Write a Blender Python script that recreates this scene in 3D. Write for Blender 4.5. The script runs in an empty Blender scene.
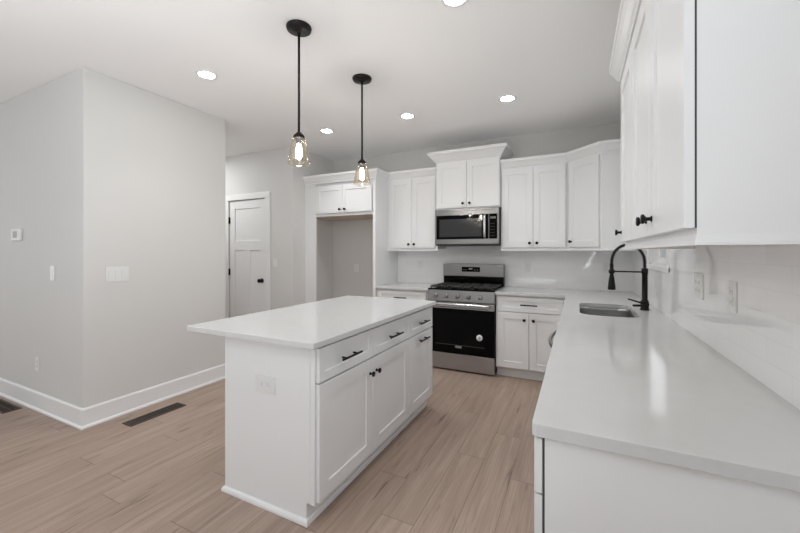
import bpy, bmesh, math, random
from mathutils import Vector, Matrix

random.seed(7)
S = bpy.context.scene
COL = S.collection
PI = math.pi

# ------------------------------------------------------------------ camera
cam_d = bpy.data.cameras.new('camera')
cam = bpy.data.objects.new('camera', cam_d)
COL.objects.link(cam)
cam.location = (0, 0, 1.3341)
cam.rotation_euler = (PI / 2, 0, 0.4571)
cam_d.sensor_width = 36
cam_d.lens = 36 * 361.685 / 800
cam_d.shift_x = (400 - 399.466) / 800
cam_d.shift_y = -(266.5 - 252.197) / 800
cam_d.clip_start = 0.02
S.camera = cam

# ------------------------------------------------------------------ world, daylight, exposure
S.view_settings.view_transform = 'Standard'
S.view_settings.look = 'None'
S.view_settings.gamma = 1
S.view_settings.exposure = 0.27
S.view_settings.use_curve_mapping = False
S.cycles.max_bounces = 12
S.cycles.diffuse_bounces = 6
S.cycles.glossy_bounces = 5
S.cycles.transmission_bounces = 8
S.cycles.transparent_max_bounces = 12
S.cycles.caustics_refractive = False
S.cycles.caustics_reflective = False
S.cycles.sample_clamp_indirect = 4
world = bpy.data.worlds.new('overcast_sky')
S.world = world
world.use_nodes = True
world.node_tree.nodes['Background'].inputs[0].default_value = (0.95, 0.98, 1.0, 1)
world.node_tree.nodes['Background'].inputs[1].default_value = 0.5


def area(name, loc, rot, sx, sy, power, col=(1, 1, 1)):
    l = bpy.data.lights.new(name, 'AREA')
    l.shape = 'RECTANGLE'
    l.size, l.size_y = sx, sy
    l.energy = power
    l.color = col
    o = bpy.data.objects.new(name, l)
    COL.objects.link(o)
    o.location = loc
    o.rotation_euler = rot
    return o


# daylight entering through the openings of the living area behind the camera
DAY = (.90, .955, 1)
area('daylight_side', (0.50, -1.4, 1.5), (PI / 2 + 0.5, 0, PI / 2), 1.8, 1.3, 50, DAY)
area('daylight_far', (-7.9, -1.6, 1.4), (PI / 2 + 0.4, 0, -PI / 2), 3.0, 1.8, 52, DAY)
area('daylight_kitchen', (0.53, 3.23, 1.66), (PI / 2, 0, PI / 2), .55, .8, 1.5, DAY)
# unseen fill lamps, added to brighten the hall and, facing up, the ceiling
area('hall_fill', (-5.0, 2.95, 2.72), (0, 0, 0), .8, .4, 13)
area('ceiling_fill_low', (-1.5, -.8, .6), (PI, 0, 0), 2.0, 1.5, 26, DAY)
area('ceiling_fill_high', (-1.8, -.6, 1.8), (PI, 0, 0), 1.2, 1.2, 16, DAY)


# ------------------------------------------------------------------ materials
def new_mat(name):
    m = bpy.data.materials.new(name)
    m.use_nodes = True
    nt = m.node_tree
    return m, nt, nt.nodes['Principled BSDF']


def N(nt, typ, **kw):
    n = nt.nodes.new(typ)
    for k, v in kw.items():
        setattr(n, k, v)
    return n


def mth(nt, op, a, b=None, c=None):
    n = N(nt, 'ShaderNodeMath', operation=op)
    for i, v in enumerate((a, b, c)):
        if v is None:
            continue
        if isinstance(v, (int, float)):
            n.inputs[i].default_value = v
        else:
            nt.links.new(v, n.inputs[i])
    return n.outputs[0]


def mix(nt, fac, a, b):
    n = N(nt, 'ShaderNodeMix', data_type='RGBA')
    for s, v in ((n.inputs[0], fac), (n.inputs[6], a), (n.inputs[7], b)):
        if isinstance(v, (tuple, list)):
            s.default_value = tuple(v) + (1,) if len(v) == 3 else v
        elif isinstance(v, (int, float)):
            s.default_value = v
        else:
            nt.links.new(v, s)
    return n.outputs[2]


def paint(name, col, rough=0.5, var=0.02, scale=3.0, bump=0.0, metallic=0.0, spec=0.5, bscale=250):
    m, nt, b = new_mat(name)
    tc = N(nt, 'ShaderNodeTexCoord')
    nz = N(nt, 'ShaderNodeTexNoise')
    nz.inputs['Scale'].default_value = scale
    nz.inputs['Detail'].default_value = 4
    nt.links.new(tc.outputs['Object'], nz.inputs['Vector'])
    lo = tuple(max(0, c * (1 - var)) for c in col)
    hi = tuple(min(1, c * (1 + var)) for c in col)
    nt.links.new(mix(nt, nz.outputs['Fac'], lo, hi), b.inputs['Base Color'])
    b.inputs['Roughness'].default_value = rough
    b.inputs['Metallic'].default_value = metallic
    b.inputs['Specular IOR Level'].default_value = spec
    if bump:
        n2 = N(nt, 'ShaderNodeTexNoise')
        n2.inputs['Scale'].default_value = bscale
        nt.links.new(tc.outputs['Object'], n2.inputs['Vector'])
        bp = N(nt, 'ShaderNodeBump')
        bp.inputs['Strength'].default_value = bump
        bp.inputs['Distance'].default_value = 0.002
        nt.links.new(n2.outputs['Fac'], bp.inputs['Height'])
        nt.links.new(bp.outputs['Normal'], b.inputs['Normal'])
    return m


def brushed(name, col, rough=0.3, axis=0):
    m, nt, b = new_mat(name)
    tc = N(nt, 'ShaderNodeTexCoord')
    mp = N(nt, 'ShaderNodeMapping')
    sc = [400, 400, 400]
    sc[axis] = 4
    mp.inputs['Scale'].default_value = sc
    nt.links.new(tc.outputs['Object'], mp.inputs['Vector'])
    nz = N(nt, 'ShaderNodeTexNoise')
    nz.inputs['Scale'].default_value = 1
    nt.links.new(mp.outputs[0], nz.inputs['Vector'])
    nt.links.new(mix(nt, nz.outputs['Fac'], tuple(c * .93 for c in col), tuple(c * 1.05 for c in col)), b.inputs['Base Color'])
    b.inputs['Metallic'].default_value = 1
    b.inputs['Roughness'].default_value = rough
    return m


def emis(name, col, s):
    m, nt, b = new_mat(name)
    b.inputs['Base Color'].default_value = (*col, 1)
    b.inputs['Emission Color'].default_value = (*col, 1)
    b.inputs['Emission Strength'].default_value = s
    return m


def tile_mat(name, horiz):
    m, nt, b = new_mat(name)
    tc = N(nt, 'ShaderNodeTexCoord')
    sx = N(nt, 'ShaderNodeSeparateXYZ')
    nt.links.new(tc.outputs['Object'], sx.inputs[0])
    cb = N(nt, 'ShaderNodeCombineXYZ')
    nt.links.new(sx.outputs[horiz], cb.inputs[0])
    nt.links.new(sx.outputs[2], cb.inputs[1])
    br = N(nt, 'ShaderNodeTexBrick')
    br.inputs['Scale'].default_value = 1
    br.inputs['Brick Width'].default_value = 0.305
    br.inputs['Row Height'].default_value = 0.0762
    br.inputs['Mortar Size'].default_value = 0.0016
    br.inputs['Mortar Smooth'].default_value = 0.4
    br.inputs['Color1'].default_value = (.84, .84, .845, 1)
    br.inputs['Color2'].default_value = (.81, .81, .815, 1)
    br.inputs['Mortar'].default_value = (.77, .77, .77, 1)
    nt.links.new(cb.outputs[0], br.inputs['Vector'])
    nt.links.new(br.outputs['Color'], b.inputs['Base Color'])
    b.inputs['Roughness'].default_value = 0.05
    nz = N(nt, 'ShaderNodeTexNoise')
    nz.inputs['Scale'].default_value = 9
    nt.links.new(cb.outputs[0], nz.inputs['Vector'])
    h = mth(nt, 'ADD', mth(nt, 'MULTIPLY', br.outputs['Fac'], -1.0), mth(nt, 'MULTIPLY', nz.outputs['Fac'], .08))
    bp = N(nt, 'ShaderNodeBump')
    bp.inputs['Strength'].default_value = 0.15
    bp.inputs['Distance'].default_value = 0.001
    nt.links.new(h, bp.inputs['Height'])
    nt.links.new(bp.outputs['Normal'], b.inputs['Normal'])
    return m


def floor_mat():
    m, nt, b = new_mat('oak_plank_floor')
    tc = N(nt, 'ShaderNodeTexCoord')
    sx = N(nt, 'ShaderNodeSeparateXYZ')
    nt.links.new(tc.outputs['Object'], sx.inputs[0])
    X, Y = sx.outputs[0], sx.outputs[1]
    W, L = 0.182, 1.35
    rx = mth(nt, 'DIVIDE', mth(nt, 'ADD', X, 40.03), W)
    row = mth(nt, 'FLOOR', rx)
    fx = mth(nt, 'FRACT', rx)
    wn = N(nt, 'ShaderNodeTexWhiteNoise', noise_dimensions='1D')
    nt.links.new(row, wn.inputs['W'])
    ry = mth(nt, 'ADD', mth(nt, 'DIVIDE', mth(nt, 'ADD', Y, 40.0), L), mth(nt, 'MULTIPLY', wn.outputs['Value'], 7.3))
    colm = mth(nt, 'FLOOR', ry)
    fy = mth(nt, 'FRACT', ry)
    cb = N(nt, 'ShaderNodeCombineXYZ')
    nt.links.new(row, cb.inputs[0])
    nt.links.new(colm, cb.inputs[1])
    w2 = N(nt, 'ShaderNodeTexWhiteNoise', noise_dimensions='2D')
    nt.links.new(cb.outputs[0], w2.inputs['Vector'])
    rnd = w2.outputs['Value']
    # grain, shifted per plank
    gv = N(nt, 'ShaderNodeCombineXYZ')
    nt.links.new(mth(nt, 'MULTIPLY', X, 26.0), gv.inputs[0])
    nt.links.new(mth(nt, 'ADD', mth(nt, 'MULTIPLY', Y, 1.7), mth(nt, 'MULTIPLY', rnd, 57.0)), gv.inputs[1])
    g1 = N(nt, 'ShaderNodeTexNoise')
    g1.inputs['Scale'].default_value = 1.0
    g1.inputs['Detail'].default_value = 6
    g1.inputs['Roughness'].default_value = .62
    g1.inputs['Distortion'].default_value = .6
    nt.links.new(gv.outputs[0], g1.inputs['Vector'])
    kv = N(nt, 'ShaderNodeCombineXYZ')
    nt.links.new(mth(nt, 'MULTIPLY', X, 24.0), kv.inputs[0])
    nt.links.new(mth(nt, 'ADD', mth(nt, 'MULTIPLY', Y, 2.2), mth(nt, 'MULTIPLY', rnd, 31.0)), kv.inputs[1])
    g2 = N(nt, 'ShaderNodeTexNoise')
    g2.inputs['Scale'].default_value = 1.0
    g2.inputs['Detail'].default_value = 3
    nt.links.new(kv.outputs[0], g2.inputs['Vector'])
    base = mix(nt, rnd, FLOOR_A, FLOOR_B)
    r1 = N(nt, 'ShaderNodeMapRange')
    r1.inputs[1].default_value = .35
    r1.inputs[2].default_value = .7
    nt.links.new(g1.outputs['Fac'], r1.inputs[0])
    c1 = mix(nt, mth(nt, 'MULTIPLY', r1.outputs[0], .7), base, FLOOR_G)
    # cathedral figure
    wv = N(nt, 'ShaderNodeTexWave', wave_type='BANDS', bands_direction='X')
    wv.inputs['Scale'].default_value = 3.2
    wv.inputs['Distortion'].default_value = 7
    wv.inputs['Detail'].default_value = 3
    wv.inputs['Detail Scale'].default_value = 1.2
    cv = N(nt, 'ShaderNodeCombineXYZ')
    nt.links.new(mth(nt, 'MULTIPLY', X, 5.0), cv.inputs[0])
    nt.links.new(mth(nt, 'ADD', mth(nt, 'MULTIPLY', Y, .8), mth(nt, 'MULTIPLY', rnd, 91.0)), cv.inputs[1])
    nt.links.new(cv.outputs[0], wv.inputs['Vector'])
    c1 = mix(nt, mth(nt, 'MULTIPLY', mth(nt, 'POWER', wv.outputs['Fac'], 3.0), .28), c1, FLOOR_G)
    # dark grain cracks
    r2 = N(nt, 'ShaderNodeMapRange')
    r2.inputs[1].default_value = .64
    r2.inputs[2].default_value = .70
    nt.links.new(g2.outputs['Fac'], r2.inputs[0])
    c2 = mix(nt, mth(nt, 'MULTIPLY', r2.outputs[0], .6), c1, tuple(c * .42 for c in FLOOR_G))
    # seams
    ex = mth(nt, 'MINIMUM', fx, mth(nt, 'SUBTRACT', 1.0, fx))
    ey = mth(nt, 'MINIMUM', fy, mth(nt, 'SUBTRACT', 1.0, fy))
    sxm = mth(nt, 'LESS_THAN', ex, .0085)
    sym = mth(nt, 'LESS_THAN', ey, .0014)
    seam = mth(nt, 'MAXIMUM', sxm, sym)
    c3 = mix(nt, mth(nt, 'MULTIPLY', seam, .6), c2, tuple(c * .35 for c in FLOOR_G))
    nt.links.new(c3, b.inputs['Base Color'])
    b.inputs['Roughness'].default_value = .48
    b.inputs['Specular IOR Level'].default_value = .35
    bp = N(nt, 'ShaderNodeBump')
    bp.inputs['Strength'].default_value = .25
    bp.inputs['Distance'].default_value = .0015
    nt.links.new(mth(nt, 'SUBTRACT', mth(nt, 'MULTIPLY', g1.outputs['Fac'], .25), seam), bp.inputs['Height'])
    nt.links.new(bp.outputs['Normal'], b.inputs['Normal'])
    return m


FLOOR_A = (.455, .345, .281)
FLOOR_B = (.40, .298, .241)
FLOOR_G = (.255, .184, .147)
M_FLOOR = floor_mat()
M_WALL = paint('greige_wall_paint', (.655, .65, .638), .7, .01, bump=.05)
M_CEIL = paint('ceiling_paint', (.93, .93, .93), .8, .008, bump=.05)
M_TRIM = paint('white_trim_paint', (.80, .80, .80), .4, .01)
M_CAB = paint('white_cabinet_paint', (.785, .79, .797), .38, .01)
M_QUARTZ = paint('white_quartz', (.60, .60, .596), .10, .03, scale=14, spec=.3)
M_TILE_B = tile_mat('glossy_subway_tile_back', 0)
M_TILE_R = tile_mat('glossy_subway_tile_right', 1)
M_STEEL = brushed('brushed_stainless', (.46, .46, .465), .34, 0)
M_STEEL_D = brushed('dark_stainless', (.24, .24, .243), .34, 0)
M_STEEL_M = brushed('panel_stainless', (.33, .33, .333), .34, 0)
M_STEEL_L = brushed('bright_stainless', (.58, .58, .58), .22, 0)
M_SINK = brushed('sink_stainless', (.40, .40, .40), .30, 1)
M_BLACK = paint('matte_black_metal', (.004, .0038, .0038), .34, .1, spec=.25)
M_BRONZE = paint('dark_bronze_metal', (.006, .0045, .004), .38, .2, spec=.3)
M_GLASSBLK = paint('black_oven_glass', (.003, .003, .0033), .05, .1, spec=.10)
M_SCREEN = paint('microwave_window_glass', (.040, .040, .042), .12, .1, spec=.3)
M_IRON = paint('cast_iron', (.02, .02, .02), .55, .2, bump=.1)
M_PLASTIC = paint('white_plastic', (.74, .74, .74), .35, .01)
M_SLOT = paint('dark_slot', (.10, .10, .10), .6, .05)
M_WOOD = paint('raw_maple_underside', (.64, .52, .42), .6, .08, scale=12)
M_GAP = paint('gap_shade_and_dark_body', (.05, .05, .05), .8, .05)  # painted shade of the door gaps; also plain dark appliance bodies and parts
M_VENT = paint('bronze_register', (.045, .03, .02), .45, .15)
M_LENS = emis('downlight_lens', (1, .985, .965), 50.0)
M_BULB = emis('warm_bulb', (1.0, .995, .985), 235.0)
M_GREYMARK = paint('grey_legend', (.45, .45, .45), .5, .02)
M_STICKER = paint('white_sticker', (.8, .8, .8), .5, .03)
M_SCREENGREY = paint('grey_lcd', (.30, .31, .30), .3, .03)


def glass_mat(name, tint, amount=.10):
    m, nt, b = new_mat(name)
    out = nt.nodes['Material Output']
    tr = N(nt, 'ShaderNodeBsdfTransparent')
    tr.inputs[0].default_value = (*tint, 1)
    gl = N(nt, 'ShaderNodeBsdfGlossy')
    gl.inputs['Roughness'].default_value = .04
    fr = N(nt, 'ShaderNodeLayerWeight')
    fr.inputs[0].default_value = .35
    nz = N(nt, 'ShaderNodeTexNoise')
    nz.inputs['Scale'].default_value = 30
    f = mth(nt, 'ADD', mth(nt, 'MULTIPLY', fr.outputs['Facing'], .30), mth(nt, 'MULTIPLY', nz.outputs['Fac'], amount))
    ms = N(nt, 'ShaderNodeMixShader')
    nt.links.new(f, ms.inputs[0])
    nt.links.new(tr.outputs[0], ms.inputs[1])
    nt.links.new(gl.outputs[0], ms.inputs[2])
    nt.links.new(ms.outputs[0], out.inputs['Surface'])
    return m


M_AMBER = glass_mat('champagne_glass', (.97, .935, .88), .12)
M_PANE = glass_mat('window_glass', (.97, .98, .98), .05)


# ------------------------------------------------------------------ mesh helpers
def bm_():
    return bmesh.new()


def box(bm, x0, x1, y0, y1, z0, z1, bev=0.0, seg=2):
    t = bmesh.new()
    vs = [t.verts.new(p) for p in ((x0, y0, z0), (x1, y0, z0), (x1, y1, z0), (x0, y1, z0), (x0, y0, z1), (x1, y0, z1), (x1, y1, z1), (x0, y1, z1))]
    for f in ((3, 2, 1, 0), (4, 5, 6, 7), (0, 1, 5, 4), (1, 2, 6, 5), (2, 3, 7, 6), (3, 0, 4, 7)):
        t.faces.new([vs[i] for i in f])
    if bev:
        bmesh.ops.bevel(t, geom=list(t.edges), offset=bev, segments=seg, affect='EDGES', profile=.5)
    merge(bm, t)
    return bm


def merge(bm, t, mat=None):
    if mat is not None:
        bmesh.ops.transform(t, matrix=mat, verts=t.verts)
    bmesh.ops.recalc_face_normals(t, faces=t.faces)
    me = bpy.data.meshes.new('tmp')
    t.to_mesh(me)
    t.free()
    bm.from_mesh(me)
    bpy.data.meshes.remove(me)


def lathe(bm, prof, o, axis=(0, 0, 1), seg=24, smooth=True):
    """prof: list of (radius, height along axis)"""
    ax = Vector(axis).normalized()
    q = Vector((0, 0, 1)).rotation_difference(ax).to_matrix().to_4x4()
    t = bmesh.new()
    rings = []
    for r, h in prof:
        if r < 1e-6:
            rings.append([t.verts.new((0, 0, h))])
        else:
            rings.append([t.verts.new((r * math.cos(2 * PI * k / seg), r * math.sin(2 * PI * k / seg), h)) for k in range(seg)])
    for a, b in zip(rings, rings[1:]):
        for k in range(seg):
            k2 = (k + 1) % seg
            if len(a) == 1 and len(b) == 1:
                continue
            if len(a) == 1:
                f = t.faces.new((a[0], b[k], b[k2]))
            elif len(b) == 1:
                f = t.faces.new((a[k], a[k2], b[0]))
            else:
                f = t.faces.new((a[k], a[k2], b[k2], b[k]))
            f.smooth = smooth
    merge(bm, t, Matrix.Translation(o) @ q)


def tube(bm, pts, r, seg=12, smooth=True):
    """tube through points; r is a number or a list"""
    pts = [Vector(p) for p in pts]
    n = len(pts)
    rs = r if isinstance(r, (list, tuple)) else [r] * n
    t = bmesh.new()
    tg = []
    for i in range(n):
        d = pts[min(i + 1, n - 1)] - pts[max(i - 1, 0)]
        tg.append(d.normalized())
    up = Vector((0, 0, 1)) if abs(tg[0].z) < .9 else Vector((1, 0, 0))
    u = tg[0].cross(up).normalized()
    rings = []
    for i in range(n):
        u = (u - tg[i] * u.dot(tg[i])).normalized()
        v = tg[i].cross(u)
        rings.append([t.verts.new(pts[i] + rs[i] * (u * math.cos(2 * PI * k / seg) + v * math.sin(2 * PI * k / seg))) for k in range(seg)])
    for a, b in zip(rings, rings[1:]):
        for k in range(seg):
            f = t.faces.new((a[k], a[(k + 1) % seg], b[(k + 1) % seg], b[k]))
            f.smooth = smooth
    t.faces.new(rings[0][::-1])
    t.faces.new(rings[-1])
    merge(bm, t)


def poly_prism(bm, pts, z0, z1):
    t = bmesh.new()
    a = [t.verts.new((x, y, z0)) for x, y in pts]
    b = [t.verts.new((x, y, z1)) for x, y in pts]
    n = len(pts)
    t.faces.new(a[::-1])
    t.faces.new(b)
    for i in range(n):
        t.faces.new((a[i], a[(i + 1) % n], b[(i + 1) % n], b[i]))
    merge(bm, t)


def sweep(bm, path, prof, first=0, last=None):
    """sweep a closed profile of (outward offset, z) along a 2D path; outward is to the right of travel"""
    P = [Vector((x, y)) for x, y in path]
    n = len(P)
    nor = []
    for i in range(n - 1):
        d = (P[i + 1] - P[i]).normalized()
        nor.append(Vector((d.y, -d.x)))
    mit = []
    for i in range(n):
        if i == 0:
            mit.append(nor[0])
        elif i == n - 1:
            mit.append(nor[-1])
        else:
            m = (nor[i - 1] + nor[i])
            m = m / m.dot(nor[i])
            mit.append(m)
    last = n - 1 if last is None else last
    t = bmesh.new()
    rings = []
    for i in range(first, last + 1):
        rings.append([t.verts.new((P[i].x + mit[i].x * o, P[i].y + mit[i].y * o, z)) for o, z in prof])
    k = len(prof)
    for a, b in zip(rings, rings[1:]):
        for j in range(k):
            t.faces.new((a[j], a[(j + 1) % k], b[(j + 1) % k], b[j]))
    t.faces.new(rings[0])
    t.faces.new(rings[-1][::-1])
    merge(bm, t)


def total_loc(o):
    v = Vector((0, 0, 0))
    while o is not None:
        v += o.location
        o = o.parent
    return v


def obj(name, bm, mat, parent=None, label=None, bev=0, smooth_angle=None):
    off = total_loc(parent)
    if off.length > 0:
        bmesh.ops.translate(bm, verts=bm.verts, vec=-off)
    me = bpy.data.meshes.new(name)
    bm.to_mesh(me)
    bm.free()
    if isinstance(mat, (list, tuple)):
        for m in mat:
            me.materials.append(m)
    else:
        me.materials.append(mat)
    o = bpy.data.objects.new(name, me)
    COL.objects.link(o)
    o.parent = parent
    if label:
        o['label'] = label
    if bev:
        md = o.modifiers.new('bevel', 'BEVEL')
        md.width = bev
        md.segments = 2
        md.limit_method = 'ANGLE'
        md.angle_limit = math.radians(50)
    return o


def thing(name, label, cat, loc, group=None):
    o = bpy.data.objects.new(name, None)
    o.empty_display_size = .05
    COL.objects.link(o)
    o.location = loc
    o['label'] = label
    o['category'] = cat
    if group:
        o['group'] = group
    return o


def tag(o, label, cat, group=None):
    o['label'] = label
    o['category'] = cat
    if group:
        o['group'] = group
    return o


def struct(name, bm, mat, parent=None):
    o = obj(name, bm, mat, parent)
    o['kind'] = 'structure'
    return o


def copy_tree(o, parent=None):
    c = o.copy()
    COL.objects.link(c)
    c.parent = parent
    for ch in list(o.children):
        copy_tree(ch, c)
    return c


# local frame on a vertical face: U along, N outward, z up
def frame(o, u, n):
    u, n = Vector(u).normalized(), Vector(n).normalized()
    return Matrix(((u.x, n.x, 0, o[0]), (u.y, n.y, 0, o[1]), (u.z, n.z, 1, o[2]), (0, 0, 0, 1)))


def shaker(F, a0, a1, z0, z1, th=.019, st=.06, rec=.008, bm=None, mids=()):
    """shaker panel: back at w=0, front at w=th, one recess (or several stacked: mids = z ranges)"""
    bm = bm or bmesh.new()
    t = bmesh.new()
    e = .0012
    def rect(x0, x1, y0, y1, w):
        return [t.verts.new((x0, w, y0)), t.verts.new((x1, w, y0)), t.verts.new((x1, w, y1)), t.verts.new((x0, w, y1))]
    b0 = rect(a0, a1, z0, z1, 0)
    b1 = rect(a0, a1, z0, z1, th - e)
    f0 = rect(a0 + e, a1 - e, z0 + e, z1 - e, th)
    i0 = rect(a0 + st, a1 - st, z0 + st, z1 - st, th)
    i1 = rect(a0 + st + .002, a1 - st - .002, z0 + st + .002, z1 - st - .002, th - rec)
    loops = [b0, b1, f0, i0, i1]
    for p, q in zip(loops, loops[1:]):
        for k in range(4):
            t.faces.new((p[k], p[(k + 1) % 4], q[(k + 1) % 4], q[k]))
    t.faces.new(b0)
    t.faces.new(i1)
    merge(bm, t, F)
    return bm


def knob(F, a, z, w, parent, mat=None):
    bm = bm_()
    O = F @ Vector((a, w, z))
    n = F.to_3x3() @ Vector((0, 1, 0))
    lathe(bm, [(0, -.0005), (.010, -.0005), (.010, .002), (.0062, .005), (.0058, .014), (.010, .019), (.0155, .022), (.016, .027), (.013, .030), (0, .0305)], O, n, 18)
    return obj('knob', bm, mat or M_BLACK, parent, 'round black knob')


def pull(F, a, z, w, L, parent):
    bm = bm_()
    A = F @ Vector((a - L / 2, w + .032, z))
    Bp = F @ Vector((a + L / 2, w + .032, z))
    tube(bm, [A, Bp], .0062, 12, False)
    for s in (-.29, .29):
        tube(bm, [F @ Vector((a + s * L, w - .0005, z)), F @ Vector((a + s * L, w + .032, z))], .0052, 10, False)
    return obj('pull', bm, M_BLACK, parent, 'black bar pull')


def cab_door(F, a0, a1, z0, z1, parent, kn=None, st=.066, th=.019, gap=.002, name='door', pl=None):
    Fd = F @ Matrix.Translation((0, gap, 0))
    d = obj(name, shaker(Fd, a0, a1, z0, z1, th, st), M_CAB, parent)
    if kn:
        knob(Fd, kn[0], kn[1], th, d)
    if pl:
        pull(Fd, pl[0], pl[1], th, pl[2], d)
    return d


# ------------------------------------------------------------------ setting
H = 2.742
YB = 4.555       # back wall
XR = 0.54        # right wall
XL, YR = -8.0, -4.2
CT = .914

bm = bm_(); box(bm, XL - .2, XR + .2, YR - .2, YB + .2, -.1, 0)
struct('floor', bm, M_FLOOR)
bm = bm_(); box(bm, XL - .2, XR + .2, YR - .2, YB + .2, H, H + .1)
struct('ceiling', bm, M_CEIL)
bm = bm_(); box(bm, -3.384, XR + .15, YB, YB + .15, 0, H)
struct('wall_back', bm, M_WALL)


def wall_x(bm, x0, x1, y0, y1, holes):
    """wall along y with rectangular holes (y0,y1,z0,z1), sorted by y"""
    c = y0
    for a, b, z0, z1 in holes:
        box(bm, x0, x1, c, a, 0, H)
        box(bm, x0, x1, a, b, 0, z0)
        box(bm, x0, x1, a, b, z1, H)
        c = b
    box(bm, x0, x1, c, y1, 0, H)


def wall_y(bm, y0, y1, x0, x1, holes):
    c = x0
    for a, b, z0, z1 in holes:
        box(bm, c, a, y0, y1, 0, H)
        if z0 > 0:
            box(bm, a, b, y0, y1, 0, z0)
        box(bm, a, b, y0, y1, z1, H)
        c = b
    box(bm, c, x1, y0, y1, 0, H)


WY0, WY1, WZ0, WZ1 = 2.90, 3.56, 1.235, 2.10
bm = bm_(); wall_x(bm, XR, XR + .15, YR, YB, [(-2.3, -.5, .85, 2.15), (WY0, WY1, WZ0, WZ1)])
struct('wall_right', bm, M_WALL)
bm = bm_(); wall_y(bm, YR - .15, YR, XL, XR + .15, [])
struct('wall_rear', bm, M_WALL)
bm = bm_(); wall_x(bm, XL - .15, XL, YR, YB, [(-3.1, -.1, .5, 2.3)])
struct('wall_west', bm, M_WALL)
bm = bm_(); box(bm, XL, -3.362, 1.404, 2.640, 0, H, .006, 2)
struct('wall_left', bm, M_WALL)
DX0, DX1, DZ = -4.598, -3.880, 2.080
bm = bm_(); wall_y(bm, 3.675, YB + .15, XL, -3.384, [(DX0 - .004, DX1 + .004, 0, DZ + .006)])
struct('wall_hall', bm, M_WALL)

# baseboards
BBP = [(0, 0), (.026, 0), (.026, .012), (.020, .020), (.014, .022), (.014, .138), (.008, .150), (0, .150)]
bm = bm_(); sweep(bm, [(XL, 1.404), (-3.362, 1.404), (-3.362, 2.640), (XL, 2.640)], BBP)
struct('baseboard_left', bm, M_TRIM)
bm = bm_(); sweep(bm, [(XL, 3.675), (DX0 - .075, 3.675)], BBP)
sweep(bm, [(DX1 + .1, 3.675), (-3.384, 3.675), (-3.384, 3.90)], BBP)
struct('baseboard_hall', bm, M_TRIM)
bm = bm_(); sweep(bm, [(-3.384, 4.0), (-3.384, YB), (-2.31, YB)], BBP)
struct('baseboard_back', bm, M_TRIM)

# interior door of the hall
F = frame((0, 3.704, 0), (1, 0, 0), (0, -1, 0))
bm = bm_()
DT = .034
sw = .105
box(bm, DX0, DX1, 3.694, 3.722, .01, DZ)          # core panel (recess level)
def slab(x0, x1, z0, z1):
    box(bm, x0, x1, 3.682, 3.695, z0, z1, .003, 1)
slab(DX0, DX0 + sw, .01, DZ); slab(DX1 - sw, DX1, .01, DZ)
slab(DX0 + sw, DX1 - sw, DZ - .12, DZ)
slab(DX0 + sw, DX1 - sw, 1.36, 1.50)
slab(DX0 + sw, DX1 - sw, .01, .24)
cx = (DX0 + DX1) / 2
slab(cx - .05, cx + .05, .24, 1.36)
door1 = struct('door_1', bm, M_TRIM)
for z in (.27, 1.045, 1.80):
    bm = bm_()
    box(bm, DX0 - .012, DX0 + .012, 3.672, 3.682, z - .045, z + .045)
    tube(bm, [(DX0 - .002, 3.668, z - .05), (DX0 - .002, 3.668, z + .05)], .007, 10)
    obj('hinge', bm, M_BLACK, door1)
bm = bm_()
lathe(bm, [(0, 0), (.032, 0), (.032, .008), (.012, .012), (.011, .030), (.022, .036), (.029, .050), (.026, .062), (.015, .070), (0, .071)], (-3.948, 3.682, .937), (0, -1, 0), 24)
obj('door_knob', bm, M_BLACK, door1)
bm = bm_()
for x0, x1 in ((DX0 - .072, DX0 - .005), (DX1 + .005, DX1 + .098)):
    box(bm, x0, x1, 3.657, 3.675, 0, DZ + .006, .003, 1)
box(bm, DX0 - .072, DX1 + .098, 3.655, 3.675, DZ + .006, DZ + .090, .003, 1)
struct('trim_1', bm, M_TRIM)

# kitchen window over the sink
bm = bm_()
cw = .06
box(bm, XR - .018, XR, WY0 - cw, WY0, WZ0 - .03, WZ1 + cw, .002, 1)
box(bm, XR - .018, XR, WY1, WY1 + cw, WZ0 - .03, WZ1 + cw, .002, 1)
box(bm, XR - .020, XR, WY0, WY1, WZ1, WZ1 + cw, .002, 1)
box(bm, XR - .022, XR, WY0 - cw, WY1 + cw, WZ0 - .035, WZ0, .002, 1)
for y0, y1 in ((WY0, WY0 + .012), (WY1 - .012, WY1)):
    box(bm, XR, XR + .13, y0, y1, WZ0, WZ1)
box(bm, XR, XR + .13, WY0, WY1, WZ0, WZ0 + .012)
box(bm, XR, XR + .13, WY0, WY1, WZ1 - .012, WZ1)
win = struct('window_1', bm, M_TRIM)
bm = bm_()
zm = 1.66
for (z0, z1, x) in ((WZ0 + .012, zm + .02, XR + .05), (zm - .02, WZ1 - .012, XR + .085)):
    a, b = WY0 + .012, WY1 - .012
    box(bm, x, x + .03, a, a + .045, z0, z1, .003, 1)
    box(bm, x, x + .03, b - .045, b, z0, z1, .003, 1)
    box(bm, x, x + .03, a + .045, b - .045, z0, z0 + .045, .003, 1)
    box(bm, x, x + .03, a + .045, b - .045, z1 - .04, z1, .003, 1)
obj('sash', bm, M_TRIM, win)
bm = bm_()
box(bm, XR + .063, XR + .067, WY0 + .057, WY1 - .057, WZ0 + .057, zm - .02)
box(bm, XR + .098, XR + .102, WY0 + .057, WY1 - .057, zm + .025, WZ1 - .052)
obj('pane', bm, M_PANE, win)
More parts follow.
